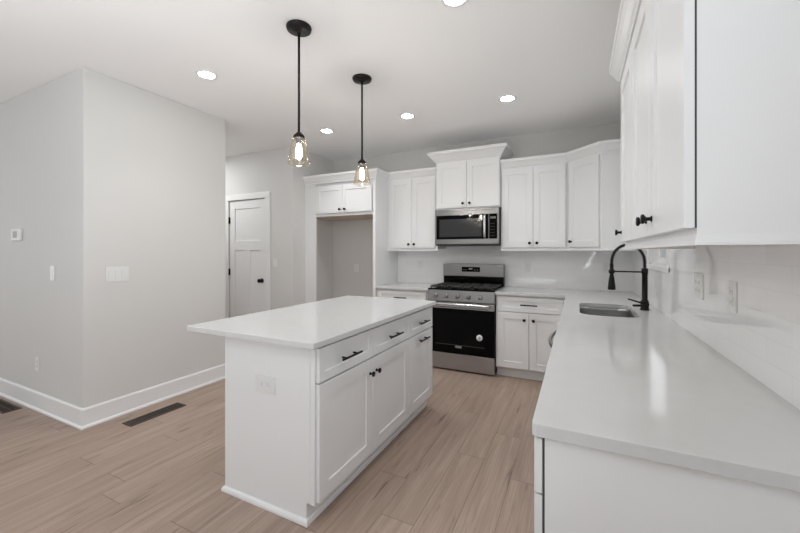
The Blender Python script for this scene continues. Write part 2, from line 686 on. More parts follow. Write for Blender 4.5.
# living-area openings behind the camera: frames and glass
def big_window(nm, fr, pn):
    bm = bm_()
    for b in fr:
        box(bm, *b, .004, 1)
    w = struct(nm, bm, M_TRIM)
    bm = bm_(); box(bm, *pn)
    obj('pane', bm, M_PANE, w)
def side_frames(x0, x1, y0, y1, z0, z1):
    ym = (y0 + y1) / 2
    return [(x0, x1, y0, y0 + .07, z0, z1), (x0, x1, y1 - .07, y1, z0, z1), (x0, x1, ym - .04, ym + .04, z0, z1),
            (x0, x1, y0, y1, z0, z0 + .07), (x0, x1, y0, y1, z1 - .07, z1)]
big_window('window_2', side_frames(XR + .05, XR + .12, -2.3, -.5, .85, 2.15), (XR + .08, XR + .086, -2.3, -.5, .85, 2.15))
big_window('window_3', side_frames(XL - .12, XL - .05, -3.1, -.1, .5, 2.3), (XL - .09, XL - .084, -3.1, -.1, .5, 2.3))

# tile backsplashes
UB = 1.374       # underside of wall cabinets
bm = bm_(); box(bm, -2.262, XR, YB - .009, YB, CT, UB + .02)
box(bm, -1.553, -.79, YB - .009, YB, UB + .02, 1.42)
struct('backsplash_back', bm, M_TILE_B)
bm = bm_()
box(bm, XR - .009, XR, .965, WY0 - cw, CT, UB + .02)
box(bm, XR - .009, XR, WY0 - cw, WY1 + cw, CT, WZ0 - .035)
box(bm, XR - .009, XR, WY1 + cw, YB - .009, CT, UB + .02)
struct('backsplash_right', bm, M_TILE_R)

# ------------------------------------------------------------------ base cabinets
ZC = .884        # underside of worktops
def toe(bm, x0, x1, y0, y1):
    box(bm, x0, x1, y0, y1, 0, .105)

# --- kitchen island
isl = thing('kitchen_island', 'white shaker kitchen island cabinet with black pulls standing free on the plank floor', 'kitchen island', (-1.45, 2.15, 0))
IX0, IX1, IY0, IY1 = -1.772, -1.139, 1.388, 2.922
bm = bm_()
box(bm, IX0 + .018, IX1, IY0 + .018, IY1, .105, ZC)
box(bm, IX0 + .018, -1.192, IY0 + .018, IY1, 0, .105)
obj('carcass', bm, M_CAB, isl)
bm = bm_()
poly = [(IX0, 0), (-1.19, 0), (-1.19, .105), (IX1 - .030, .105), (IX1 - .030, ZC), (IX0, ZC)]
t = bmesh.new()
a = [t.verts.new((x, IY0, z)) for x, z in poly]; b = [t.verts.new((x, IY0 + .018, z)) for x, z in poly]
t.faces.new(a); t.faces.new(b[::-1])
for i in range(len(poly)):
    t.faces.new((a[i], a[(i + 1) % 6], b[(i + 1) % 6], b[i]))
merge(bm, t)
obj('end_panel', bm, M_CAB, isl)
bm = bm_(); box(bm, IX1 - .027, IX1, IY0 - .001, IY0 + .018, .105, ZC)
obj('corner_stile', bm, M_CAB, isl)
bm = bm_(); box(bm, IX0, IX0 + .018, IY0 + .018, IY1, 0, ZC)
obj('back_panel', bm, M_CAB, isl)
bm = bm_()
SH = [(0, 0), (.014, 0), (.014, .012), (.010, .022), (.002, .027), (0, .027)]
sweep(bm, [(IX0, IY1), (IX0, IY0), (-1.190, IY0), (-1.190, IY1)], [(o, z) for o, z in SH])
obj('shoe_moulding', bm, M_TRIM, isl)
F = frame((IX1, 0, 0), (0, 1, 0), (1, 0, 0))
IS = [(1.398, 1.907, 1.872), (1.911, 2.440, 1.948), (2.446, 2.916, None)]
for i, (y0, y1, kn) in enumerate(IS):
    cab_door(F, y0, y1, .700, .866, isl, name='drawer', st=.045, pl=((y0 + y1) / 2 - (.012 if i == 0 else 0), .777, .182))
    if kn:
        cab_door(F, y0, y1, .118, .690, isl, (kn, .605), st=.072)
    else:
        cab_door(F, y0, y1, .118, .690, isl, None, st=.072, pl=((y0 + y1) / 2, .640, .182))

bm = bm_(); box(bm, -2.004, -1.0885, 1.3165, 2.936, ZC, CT, .003, 2)
tag(obj('island_countertop', bm, M_QUARTZ), 'white quartz slab topping the free-standing island, overhanging on its left', 'countertop')


def base_unit(name, label, F, a0, a1, depth, loc, doors, drawers, toe_in=.075, open_top=False):
    """F: carcass face plane. doors: (a0,a1,z0,z1,knob a,knob z)  drawers: (a0,a1,z0,z1,pull a or None)"""
    c = thing(name, label, 'cabinet', loc)
    bm = bm_()
    t = bmesh.new()
    def lbox(x0, x1, w0, w1, z0, z1):
        tt = bmesh.new(); box(tt, x0, x1, w0, w1, z0, z1); merge(bm, tt, F)
    lbox(a0, a1, -depth, 0, .105, ZC)
    t.free()
    if open_top:
        bm.free(); bm = bm_()
        lbox(a0, a1, -depth, 0, .105, .125)
        lbox(a0, a0 + .018, -depth, 0, .125, ZC); lbox(a1 - .018, a1, -depth, 0, .125, ZC)
        lbox(a0 + .018, a1 - .018, -.018, 0, .125, ZC); lbox(a0 + .018, a1 - .018, -depth, -depth + .012, .125, ZC)
    obj('carcass', bm, M_CAB, c)
    bm = bm_()
    tt = bmesh.new(); box(tt, a0, a1, -depth, -toe_in, 0, .105); box(tt, a0, a1, -toe_in, -toe_in + .012, 0, .105); merge(bm, tt, F)
    obj('toe_kick', bm, M_CAB, c)
    for d in doors:
        cab_door(F, d[0], d[1], d[2], d[3], c, (d[4], d[5]) if d[4] is not None else None)
    for d in drawers:
        cab_door(F, d[0], d[1], d[2], d[3], c, name='drawer', st=.042, pl=(d[4], (d[2] + d[3]) / 2, .165) if d[4] is not None else None)
    return c


FB = frame((0, 3.952, 0), (1, 0, 0), (0, -1, 0))
base_unit('base_cabinet', 'white shaker base cabinet to the left of the stainless range, partly behind the island', FB, -2.262, -1.558, .60, (-1.91, 4.25, 0),
          [(-2.232, -1.914, .118, .700, -1.955, .63), (-1.908, -1.588, .118, .700, -1.868, .63)], [(-2.232, -1.588, .712, .862, -1.91)])
base_unit('base_cabinet', 'white shaker base cabinet with two doors to the right of the range', FB, -.785, -.105, .60, (-.445, 4.25, 0),
          [(-.766, -.450, .118, .700, -.492, .63), (-.444, -.128, .118, .700, -.402, .63)], [(-.766, -.128, .712, .862, -.447)])
FR = frame((-.0765, 0, 0), (0, 1, 0), (-1, 0, 0))
c = base_unit('base_cabinet', 'white base cabinet under the near end of the right worktop', FR, .980, 2.045, .60, (.23, 1.5, 0),
          [(.966, 1.505, .118, .727, 1.45, .66), (1.511, 2.035, .118, .727, 1.56, .66)], [(.966, 1.505, .733, .868, None), (1.511, 2.035, .733, .868, None)])
bm = bm_(); box(bm, -.0725, XR - .001, .960, .979, 0, ZC, .0015, 1)
obj('end_panel', bm, M_CAB, c)
bm = bm_(); box(bm, -.0770, -.0730, .964, .979, .11, ZC)
obj('gap_shade_strip', bm, M_GAP, c, 'dark strip painted as shade in the gap behind the door edge')  # dark colour stands in for the shade between drawer fronts and carcass
base_unit('sink_base_cabinet', 'white sink base cabinet with two doors below the sink', FR, 2.690, 3.590, .60, (.23, 3.1, 0),
          [(2.700, 3.137, .118, .700, 3.09, .63), (3.143, 3.580, .118, .700, 3.19, .63)], [(2.700, 3.580, .712, .862, None)], open_top=True)
c = thing('base_cabinet', 'blind white corner base cabinet where the two worktop runs meet', 'cabinet', (.2, 4.2, 0))
bm = bm_(); box(bm, -.1, XR - .001, 3.953, 4.552, .105, ZC); box(bm, -.0765, XR - .001, 3.592, 3.953, .105, ZC)
obj('carcass', bm, M_CAB, c)
bm = bm_(); box(bm, -.1, XR - .001, 4.03, 4.552, 0, .105); box(bm, .0, XR - .001, 3.592, 4.03, 0, .105)
obj('toe_kick', bm, M_CAB, c)
bm = bm_(); box(bm, -.092, -.0765, 3.60, 3.93, .118, .862)
obj('filler_panel', bm, M_CAB, c)

# dishwasher
dw = thing('dishwasher', 'built-in dishwasher with a bowed handle below the right worktop beside the sink', 'dishwasher', (.2, 2.37, 0))
bm = bm_(); box(bm, -.07, .50, 2.052, 2.682, .10, .872)
obj('tub', bm, M_GAP, dw)
bm = bm_(); box(bm, -.094, -.071, 2.056, 2.678, .12, .862, .004, 2)
obj('door', bm, M_STEEL, dw)
bm = bm_()
pts = []
for k in range(21):
    s = k / 20
    pts.append((-.094 - .050 * math.sin(PI * s) ** .6, 2.09 + .555 * s, .815))
tube(bm, pts, .011, 12)
obj('handle', bm, M_STEEL_L, dw)
bm = bm_(); box(bm, -.02, .45, 2.056, 2.678, 0, .10)
obj('toe_kick', bm, M_GAP, dw)

# ------------------------------------------------------------------ worktops
bm = bm_(); box(bm, -2.262, -1.557, 3.910, YB - .0005, ZC, CT, .003, 2)
tag(obj('countertop', bm, M_QUARTZ), 'short white quartz worktop to the left of the range', 'countertop')


def rrect(x0, x1, y0, y1, r, n=8):
    out = []
    for cx_, cy_, a in ((x1 - r, y1 - r, 0), (x0 + r, y1 - r, 90), (x0 + r, y0 + r, 180), (x1 - r, y0 + r, 270)):
        for k in range(n + 1):
            t_ = math.radians(a + 90 * k / n)
            out.append((cx_ + r * math.cos(t_), cy_ + r * math.sin(t_)))
    return out


SX0, SX1, SY0, SY1 = .015, .368, 2.735, 3.385
t = bmesh.new()
r = .012
corner = [(-.101 + r - r * math.cos(math.radians(a)), .940 + r - r * math.sin(math.radians(a))) for a in (0, 22, 45, 67, 90)]
outer = [(-.101, 3.910), (-.787, 3.910), (-.787, YB - .0005), (XR - .0005, YB - .0005), (XR - .0005, .940)] + corner[::-1]
hole = rrect(SX0, SX1, SY0, SY1, .09)
edges = []
for loop in (outer, hole):
    vs = [t.verts.new((x, y, CT)) for x, y in loop]
    for i in range(len(vs)):
        edges.append(t.edges.new((vs[i], vs[(i + 1) % len(vs)])))
bmesh.ops.triangle_fill(t, edges=edges, use_beauty=True)
ret = bmesh.ops.extrude_face_region(t, geom=list(t.faces))
bmesh.ops.translate(t, verts=[v for v in ret['geom'] if isinstance(v, bmesh.types.BMVert)], vec=(0, 0, ZC - CT))
bm = bm_(); merge(bm, t)
tag(obj('countertop', bm, M_QUARTZ, bev=.003), 'long L-shaped white quartz worktop with the undermount sink, in the right foreground', 'countertop')

# sink
sk = thing('kitchen_sink', 'stainless undermount sink set into the right worktop', 'sink', ((SX0 + SX1) / 2, (SY0 + SY1) / 2, .70))
t = bmesh.new()
rings = []
prof = [(-.012, ZC - .003, .10), (.004, ZC - .003, .09), (.004, ZC - .02, .09), (.010, ZC - .13, .085), (.020, ZC - .165, .08), (.045, ZC - .18, .06)]
for ins, z, rr in prof:
    rings.append([t.verts.new((x, y, z)) for x, y in rrect(SX0 + ins - .006, SX1 - ins + .006, SY0 + ins - .006, SY1 - ins + .006, rr)])
for a, b in zip(rings, rings[1:]):
    for k in range(len(a)):
        f = t.faces.new((a[k], a[(k + 1) % len(a)], b[(k + 1) % len(a)], b[k])); f.smooth = True
t.faces.new(rings[-1])
bm = bm_(); merge(bm, t)
bw = obj('bowl', bm, M_SINK, sk)
sm = bw.modifiers.new('thick', 'SOLIDIFY'); sm.thickness = .0015; sm.offset = 1
bm = bm_()
lathe(bm, [(0, .001), (.030, .001), (.036, .004), (.045, .003), (.047, 0), (0, 0)], ((SX0 + SX1) / 2 + .05, 3.06, ZC - .1795), (0, 0, 1), 24)
obj('drain', bm, M_STEEL_L, sk)

# faucet
FX, FY = .440, 3.150
fa = thing('kitchen_faucet', 'matte black spring pull-down faucet standing behind the sink', 'faucet', (FX, FY, CT))
bm = bm_()
lathe(bm, [(0, 0), (.030, 0), (.030, .006), (.026, .010), (.026, .062), (.022, .070), (.0185, .075), (.0185, .26), (.021, .262), (.021, .300), (.017, .304), (0, .304)], (FX, FY, CT), (0, 0, 1), 24)
obj('body', bm, M_BLACK, fa)
bm = bm_()
hw = .104
arch = []
for k in range(6):
    arch.append((FX, FY, CT + .295 + .010 * k))
for k in range(1, 32):
    a = PI * k / 32
    arch.append((FX - hw + hw * math.cos(a), FY, CT + .348 + .126 * math.sin(a)))
for k in range(4):
    arch.append((FX - 2 * hw, FY, CT + .348 - .012 * k))
tube(bm, arch, .0078, 10)
obj('hose', bm, M_BLACK, fa)
bm = bm_()
# spring coil round the hose
def along(pts, s):
    P = [Vector(p) for p in pts]
    L = [0]
    for a, b in zip(P, P[1:]):
        L.append(L[-1] + (b - a).length)
    d = s * L[-1]
    for i in range(len(P) - 1):
        if L[i + 1] >= d:
            f = (d - L[i]) / max(1e-9, L[i + 1] - L[i])
            return P[i].lerp(P[i + 1], f), (P[i + 1] - P[i]).normalized()
    return P[-1], (P[-1] - P[-2]).normalized()
turns, per = 52, 8
coil = []
for k in range(turns * per + 1):
    p, d = along(arch, k / (turns * per))
    s = Vector((0, 1, 0)); q = d.cross(s)
    ang = 2 * PI * k / per
    coil.append(p + .0112 * (s * math.cos(ang) + q * math.sin(ang)))
tube(bm, coil, .0024, 5)
obj('spring', bm, M_BLACK, fa)
bm = bm_()
tube(bm, [(FX - .018, FY, CT + .276), (FX - 2 * hw + .012, FY, CT + .276)], .0058, 10)
lathe(bm, [(.013, -.013), (.0205, -.013), (.0205, .013), (.013, .013), (.013, -.013)], (FX - 2 * hw, FY, CT + .276), (0, 0, 1), 20)
obj('holder_arm', bm, M_BLACK, fa)
bm = bm_()
lathe(bm, [(0, 0), (.022, 0), (.026, .004), (.0255, .02), (.018, .085), (.0135, .11), (.0125, .19), (.010, .20), (0, .20)], (FX - 2 * hw, FY, CT + .138), (0, 0, 1), 20)
obj('spray_head', bm, M_BLACK, fa)
bm = bm_()
tube(bm, [(FX, FY - .02, CT + .045), (FX, FY - .048, CT + .045)], .021, 16)
tube(bm, [(FX - .012, FY - .038, CT + .052), (FX - .05, FY - .045, CT + .062), (FX - .11, FY - .05, CT + .080)], [.0075, .0065, .0055], 10)
obj('lever', bm, M_BLACK, fa)
bm = bm_()
tube(bm, [(FX - .02, FY, CT + .03), (FX - .075, FY - .015, CT + .03)], [.009, .008], 10)
obj('side_spout', bm, M_BLACK, fa)

# ------------------------------------------------------------------ wall cabinets
DZ0, DZ1 = 1.388, 2.272
CR = [(0, 2.272), (.008, 2.272), (.008, 2.290), (.018, 2.300), (.034, 2.332), (.046, 2.350), (.052, 2.354), (.052, 2.384), (0, 2.384)]
RAIL = [(-.018, 1.350), (.004, 1.350), (.004, 1.356), (0, 1.374), (-.018, 1.374)]


def wall_unit(name, label, loc, boxdims, parts):
    return thing(name, label, 'cabinet', loc)


FU = frame((0, 4.246, 0), (1, 0, 0), (0, -1, 0))


def upper(x0, x1, label, kz=1.44, pairs=None):
    c = thing('wall_cabinet', label, 'cabinet', ((x0 + x1) / 2, 4.40, UB))
    bm = bm_(); box(bm, x0, x1, 4.246, YB - .001, UB, 2.34)
    obj('carcass', bm, M_CAB, c)
    return c


c = upper(-2.262, -1.557, 'white two-door wall cabinet between the refrigerator alcove and the microwave')
xa, xm, xb = -2.222, -1.902, -1.588
cab_door(FU, xa, xm - .002, DZ0, DZ1, c, (xm - .040, 1.435))
cab_door(FU, xm + .002, xb, DZ0, DZ1, c, (xm + .036, 1.435))
bm = bm_(); sweep(bm, [(-2.262, 4.246), (-1.557, 4.246)], CR); obj('crown_moulding', bm, M_CAB, c)
bm = bm_(); sweep(bm, [(-2.262, 4.246), (-1.557, 4.246)], RAIL); obj('light_rail', bm, M_CAB, c)

XRU = [(-.787, 4.246), (-.085, 4.246), (.212, 3.949), (XR - .001, 3.949)]
c = upper(-.787, -.086, 'white two-door wall cabinet just right of the microwave, beside the angled corner cabinet')
xa, xm, xb = -.770, -.437, -.112
cab_door(FU, xa, xm - .002, DZ0, DZ1, c, (xm - .036, 1.435))
cab_door(FU, xm + .002, xb, DZ0, DZ1, c, (xm + .040, 1.435))
bm = bm_(); sweep(bm, XRU, CR, 0, 1); obj('crown_moulding', bm, M_CAB, c)
bm = bm_(); sweep(bm, XRU, RAIL, 0, 1); obj('light_rail', bm, M_CAB, c)

c = thing('corner_wall_cabinet', 'white corner wall cabinet with one door set at an angle', 'cabinet', (.25, 4.3, UB))
bm = bm_(); poly_prism(bm, [(-.085, 4.246), (.212, 3.949), (XR - .001, 3.949), (XR - .001, YB - .001), (-.085, YB - .001)], UB, 2.34)
obj('carcass', bm, M_CAB, c)
s2 = math.sqrt(.5)
FD = frame((-.085, 4.246, 0), (s2, -s2, 0), (-s2, -s2, 0))
dl = .297 * math.sqrt(2)
cab_door(FD, .024, dl - .024, DZ0, DZ1, c, (.060, 1.445))
bm = bm_(); sweep(bm, XRU, CR, 1, 3); obj('crown_moulding', bm, M_CAB, c)
bm = bm_(); sweep(bm, XRU, RAIL, 1, 3); obj('light_rail', bm, M_CAB, c)

# over the microwave: deeper and taller
c = thing('wall_cabinet', 'taller white wall cabinet with flared crown directly above the microwave', 'cabinet', (-1.17, 4.36, 1.85))
bm = bm_(); box(bm, -1.553, -.79, 4.190, YB - .001, 1.850, 2.48)
obj('carcass', bm, M_CAB, c)
FM = frame((0, 4.190, 0), (1, 0, 0), (0, -1, 0))
cab_door(FM, -1.545, -1.1735, 1.862, 2.405, c, (-1.212, 1.910))
cab_door(FM, -1.1695, -.798, 1.862, 2.405, c, (-1.131, 1.910))
CRM = [(0, 2.405), (.010, 2.405), (.010, 2.425), (.022, 2.435), (.045, 2.470), (.074, 2.503), (.088, 2.510), (.088, 2.545), (0, 2.545)]
bm = bm_(); sweep(bm, [(-1.553, YB - .001), (-1.553, 4.190), (-.79, 4.190), (-.79, YB - .001)], CRM); obj('crown_moulding', bm, M_CAB, c)

# refrigerator surround
c = thing('refrigerator_surround', 'white tall cabinet framing the empty refrigerator alcove, with two short doors on top', 'cabinet', (-2.82, 4.2, 0))
YF = 3.925
bm = bm_(); box(bm, -2.302, -2.2625, YF, YB - .001, 0, 2.34); obj('side_panel', bm, M_CAB, c)
bm = bm_(); box(bm, -3.383, -3.200, YF, YF + .020, 0, 2.34); obj('filler_panel', bm, M_CAB, c)
bm = bm_(); box(bm, -3.383, -2.302, YF + .021, YB - .001, 1.822, 2.34); obj('carcass', bm, M_CAB, c)
bm = bm_(); box(bm, -3.383, -2.303, YF + .03, YB - .002, 1.814, 1.822); obj('underside', bm, M_WOOD, c, 'raw wood underside')
bm = bm_(); box(bm, -3.200, -2.302, YF, YF + .020, 1.814, 1.846); obj('bottom_rail', bm, M_CAB, c)
FF = frame((0, YF, 0), (1, 0, 0), (0, -1, 0))
cab_door(FF, -3.188, -2.749, 1.852, 2.215, c, (-2.787, 1.895))
cab_door(FF, -2.745, -2.310, 1.852, 2.215, c, (-2.707, 1.895))
bm = bm_(); sweep(bm, [(-3.384, YF), (-2.262, YF), (-2.262, 4.20)], [(o, z - .012) for o, z in CR]); obj('crown_moulding', bm, M_CAB, c)

# near right wall cabinet
c = thing('wall_cabinet', 'large white wall cabinet in the upper right foreground with three doors', 'cabinet', (.38, 1.6, UB))
NX, NY0, NY1 = .2345, 1.000, 2.315
bm = bm_(); box(bm, NX + .001, XR - .001, NY0, NY1, UB, 2.34); obj('carcass', bm, M_CAB, c)
bm = bm_(); box(bm, NX + .016, XR - .003, NY0 + .016, NY1 - .016, UB - .007, UB - .0005); obj('underside', bm, M_WOOD, c, 'raw wood underside')
FN = frame((NX, 0, 0), (0, 1, 0), (-1, 0, 0))
for a0, a1, k in ((1.000, 1.432, 1.385), (1.438, 1.868, 1.485), (1.880, 2.310, 2.262)):
    cab_door(FN, a0, a1, DZ0, 2.262, c, (k, 1.440), st=.078, gap=.003)
bm = bm_(); box(bm, NX - .0027, NX + .001, NY0 + .001, NY0 + .02, DZ0, 2.26); obj('gap_shade_strip', bm, M_GAP, c, 'dark strip painted as shade in the gap behind the door edge')  # shade of the narrow gap behind the near door, put in as dark colour
NP = [(XR - .001, NY1), (NX, NY1), (NX, NY0), (XR - .001, NY0)]
NP = NP[::-1]
def rev(prof):
    return [(-o, z) for o, z in prof]
bm = bm_(); sweep(bm, NP, rev([(o + (.02 if o > 0 else 0), z - .005) for o, z in CR])); obj('crown_moulding', bm, M_CAB, c)
bm = bm_(); sweep(bm, NP, rev(RAIL)); obj('light_rail', bm, M_CAB, c)

# ------------------------------------------------------------------ microwave
mw = thing('microwave', 'stainless over-the-range microwave mounted under the tall wall cabinet', 'microwave', (-1.17, 4.3, 1.412))
MX0, MX1, MZ0, MZ1, MY = -1.552, -.791, 1.410, 1.846, 4.138
bm = bm_(); box(bm, MX0, MX1, MY + .02, YB - .011, MZ0 + .012, MZ1); obj('body', bm, M_GAP, mw)
bm = bm_(); box(bm, MX0, MX1, MY, MY + .02, MZ0 + .018, MZ1 - .002, .004, 2); fr = obj('front_frame', bm, M_STEEL_D, mw)
bm = bm_(); box(bm, MX0 + .018, -.905, MY - .006, MY + .002, 1.488, 1.772, .003, 2); dr = obj('door_glass', bm, M_GLASSBLK, mw, 'black glass door')
bm = bm_(); box(bm, MX0 + .058, -.985, MY - .0075, MY - .005, 1.515, 1.725); obj('window', bm, M_SCREEN, dr, 'grey see-through window')
bm = bm_(); box(bm, -.900, MX1 - .018, MY - .006, MY + .002, 1.488, 1.772, .003, 2); cp = obj('control_panel', bm, M_GLASSBLK, mw, 'black keypad panel')
bm = bm_(); box(bm, -.885, -.825, MY - .0075, MY - .0055, 1.716, 1.738); obj('display', bm, paint('dim_display', (.10, .105, .10), .3, .03), cp)
M_KEY = paint('faint_key_legend', (.022, .022, .022), .6, .05, spec=.1)
for i in range(5):
    bm = bm_(); z = 1.52 + i * .034
    box(bm, -.885, -.835, MY - .0072, MY - .0055, z, z + .008)
    obj('key_legend', bm, M_KEY, cp)
bm = bm_()
tube(bm, [(-.945, MY - .002, 1.50), (-.945, MY - .034, 1.515), (-.945, MY - .038, 1.56), (-.945, MY - .038, 1.70), (-.945, MY - .034, 1.745), (-.945, MY - .002, 1.76)], .015, 12)
obj('handle', bm, M_STEEL_L, mw, 'vertical bright steel handle')
bm = bm_(); box(bm, MX0 + .01, MX1 - .01, MY + .012, YB - .05, MZ0, MZ0 + .018); obj('vent_grille', bm, M_GAP, mw, 'dark bottom vent')
bm = bm_()
for k in range(24):
    x = MX0 + .04 + k * .0288
    box(bm, x, x + .018, MY - .0008, MY + .002, 1.815, 1.822)
obj('top_vent', bm, M_SLOT, mw)

# ------------------------------------------------------------------ range
rg = thing('gas_range', 'stainless gas range with black oven door between the two base cabinets', 'stove', (-1.171, 4.2, 0))
RX0, RX1 = -1.553, -.790
bm = bm_(); box(bm, RX0 + .002, RX1 - .002, 3.945, YB - .02, .02, .905); obj('body', bm, M_GAP, rg, 'dark side walls')
for x in (RX0 + .05, RX1 - .05):
    for y in (3.99, 4.48):
        bm = bm_(); lathe(bm, [(0, 0), (.016, 0), (.016, .02), (0, .02)], (x, y, 0), (0, 0, 1), 12); obj('foot', bm, M_GAP, rg)
bm = bm_(); box(bm, RX0 + .004, RX1 - .004, 3.905, 3.945, .020, .196, .004, 2); obj('drawer', bm, M_STEEL, rg, 'stainless storage drawer')
bm = bm_(); box(bm, RX0 + .004, RX1 - .004, 3.900, 3.945, .202, .700, .004, 2); od = obj('oven_door', bm, M_GLASSBLK, rg, 'black glass oven door')
bm = bm_(); box(bm, RX0 + .004, RX1 - .004, 3.898, 3.944, .7005, .765, .003, 2); obj('door_top_rail', bm, M_STEEL, od, 'stainless strip')
bm = bm_(); box(bm, RX0 + .10, RX1 - .10, 3.8988, 3.901, .285, .640); obj('window', bm, paint('oven_window', (.004, .004, .0045), .06, .1, spec=.12), od)
bm = bm_()
box(bm, RX0 + .045, RX1 - .045, 3.845, 3.862, .722, .765, .008, 3)
for x in (RX0 + .07, RX1 - .07):
    box(bm, x - .014, x + .014, 3.855, 3.90, .730, .757, .004, 2)
obj('handle', bm, M_STEEL_L, od, 'wide flat steel handle')
bm = bm_(); lathe(bm, [(0, 0), (.034, 0), (.034, .0012), (0, .0012)], (-.952, 3.8988, .404), (0, -1, 0), 28); st = obj('sticker', bm, M_STICKER, od, 'round white sticker')
bm = bm_(); box(bm, -.958, -.945, 3.8968, 3.8978, .385, .420); box(bm, -.968, -.938, 3.8968, 3.8978, .398, .408)
obj('sticker_print', bm, M_GREYMARK, st)
bm = bm_(); box(bm, -1.225, -1.150, 3.8975, 3.900, .268, .290, .002, 1); obj('badge', bm, M_STEEL_L, od, 'small silver badge')
bm = bm_()
box(bm, -1.46, -.90, 3.8982, 3.900, .296, .300)
obj('glass_line', bm, M_SLOT, od)
# control panel, slightly sloped
t = bmesh.new()
pf = [(3.892, .772), (3.888, .790), (3.902, .905), (3.945, .905), (3.945, .772)]
a = [t.verts.new((RX0, y, z)) for y, z in pf]; b = [t.verts.new((RX1, y, z)) for y, z in pf]
t.faces.new(a); t.faces.new(b[::-1])
for i in range(5):
    t.faces.new((a[i], a[(i + 1) % 5], b[(i + 1) % 5], b[i]))
bm = bm_(); merge(bm, t); cp = obj('control_panel', bm, M_STEEL_M, rg, bev=.002)
nrm = Vector((0, -.115, .014)).normalized()
for x in (-1.455, -1.328, -1.2, -1.072, -.943):
    bm = bm_()
    lathe(bm, [(0, 0), (.027, 0), (.027, .004), (.021, .006), (.0195, .026), (.017, .029), (0, .029)], (x, 3.8945, .842), nrm, 24)
    k = obj('burner_knob', bm, M_STEEL_M, cp)
    bm = bm_(); box(bm, x - .002, x + .002, 3.8635, 3.8655, .842, .862); obj('pointer', bm, M_GAP, k)
bm = bm_(); box(bm, RX0, RX1, 3.905, 4.44, .905, .922, .004, 2); ct = obj('cooktop', bm, M_GLASSBLK, rg, 'black cooktop')
for (x, y, r) in ((-1.39, 4.03, .045), (-1.39, 4.30, .038), (-1.171, 4.165, .05), (-.95, 4.03, .045), (-.95, 4.30, .038)):
    bm = bm_(); lathe(bm, [(0, .0), (r, 0), (r, .008), (r * .8, .012), (r * .8, .018), (0, .02)], (x, y, .922), (0, 0, 1), 20); obj('burner', bm, M_IRON, ct)
for x0, x1 in ((RX0 + .02, -1.305), (-1.299, -1.043), (-1.037, RX1 - .02)):
    bm = bm_()
    y0, y1 = 3.93, 4.42
    z0, z1 = .934, .950
    box(bm, x0, x1, y0, y0 + .014, z0, z1, .002, 1); box(bm, x0, x1, y1 - .014, y1, z0, z1, .002, 1)
    box(bm, x0, x0 + .014, y0, y1, z0, z1, .002, 1); box(bm, x1 - .014, x1, y0, y1, z0, z1, .002, 1)
    xm = (x0 + x1) / 2
    box(bm, xm - .006, xm + .006, y0, y1, z0, z1, .002, 1)
    for y in (y0 + .13, (y0 + y1) / 2, y1 - .13):
        box(bm, x0, x1, y - .006, y + .006, z0, z1, .002, 1)
    for x in (x0 + .007, x1 - .007):
        for y in (y0 + .007, y1 - .007):
            box(bm, x - .006, x + .006, y - .006, y + .006, .9215, z0 + .002)
    obj('grate', bm, M_IRON, ct)
bm = bm_(); box(bm, RX0 + .004, RX1 - .004, 4.445, YB - .02, .905, 1.035, .003, 1); obj('backguard_base', bm, M_GLASSBLK, rg, 'black strip behind the burners')
bm = bm_(); box(bm, RX0 + .002, RX1 - .002, 4.432, YB - .02, 1.030, 1.190, .006, 2); bg = obj('backguard', bm, M_STEEL_M, rg, 'stainless backguard')
bm = bm_(); box(bm, -1.305, -1.075, 4.429, 4.434, 1.090, 1.150, .002, 1); dp = obj('display_panel', bm, M_GLASSBLK, bg, 'black control display')
for x in (-1.285, -1.255, -1.145, -1.112):
    bm = bm_(); box(bm, x, x + .014, 4.4282, 4.4295, 1.112, 1.117)
    obj('button_legend', bm, M_SCREENGREY, dp)
bm = bm_(); box(bm, -1.215, -1.170, 4.4282, 4.4295, 1.118, 1.136); obj('clock', bm, M_SCREENGREY, dp)
bm = bm_(); box(bm, -.865, -.815, 4.4300, 4.4325, 1.165, 1.172); obj('badge', bm, M_STEEL_L, bg, 'tiny pale badge')

# ------------------------------------------------------------------ pendants
def pendant(x, y, label):
    p = thing('pendant_light', label, 'pendant light', (x, y, H), 'pendant lights over the island')
    bm = bm_(); lathe(bm, [(0, 0), (.076, 0), (.078, -.006), (.074, -.020), (.030, -.026), (.014, -.034), (.010, -.05), (0, -.05)], (x, y, H), (0, 0, 1), 32)
    obj('canopy', bm, M_BRONZE, p)
    bm = bm_(); tube(bm, [(x, y, H - .03), (x, y, 2.075)], .0075, 12); obj('rod', bm, M_BRONZE, p)
    bm = bm_(); lathe(bm, [(0, 2.085), (.012, 2.085), (.020, 2.075), (.034, 2.062), (.036, 2.045), (.028, 2.043), (.018, 2.042), (.018, 2.010), (0, 2.010)], (x, y, 0), (0, 0, 1), 24)
    obj('socket_cap', bm, M_BRONZE, p)
    bm = bm_()
    out = [(.034, 2.046), (.042, 2.040), (.047, 2.020), (.055, 1.975), (.064, 1.925), (.070, 1.893), (.0705, 1.884)]
    inn = [(r - .0025, z) for r, z in out[::-1]]
    lathe(bm, out + inn + [out[0]], (x, y, 0), (0, 0, 1), 32)
    obj('shade', bm, M_AMBER, p, 'clear champagne glass shade')
    bm = bm_(); lathe(bm, [(0, 2.012), (.010, 2.012), (.011, 1.998), (.017, 1.980), (.020, 1.958), (.018, 1.936), (.010, 1.920), (0, 1.916)], (x, y, 0), (0, 0, 1), 20)
    obj('bulb', bm, M_BULB, p, 'glowing bulb')
    return p


pendant(-1.562, 1.752, 'black pendant with glass shade nearer the viewer of the two above the island')
pendant(-1.562, 2.490, 'black pendant with glass shade farther back, seen before the refrigerator alcove')

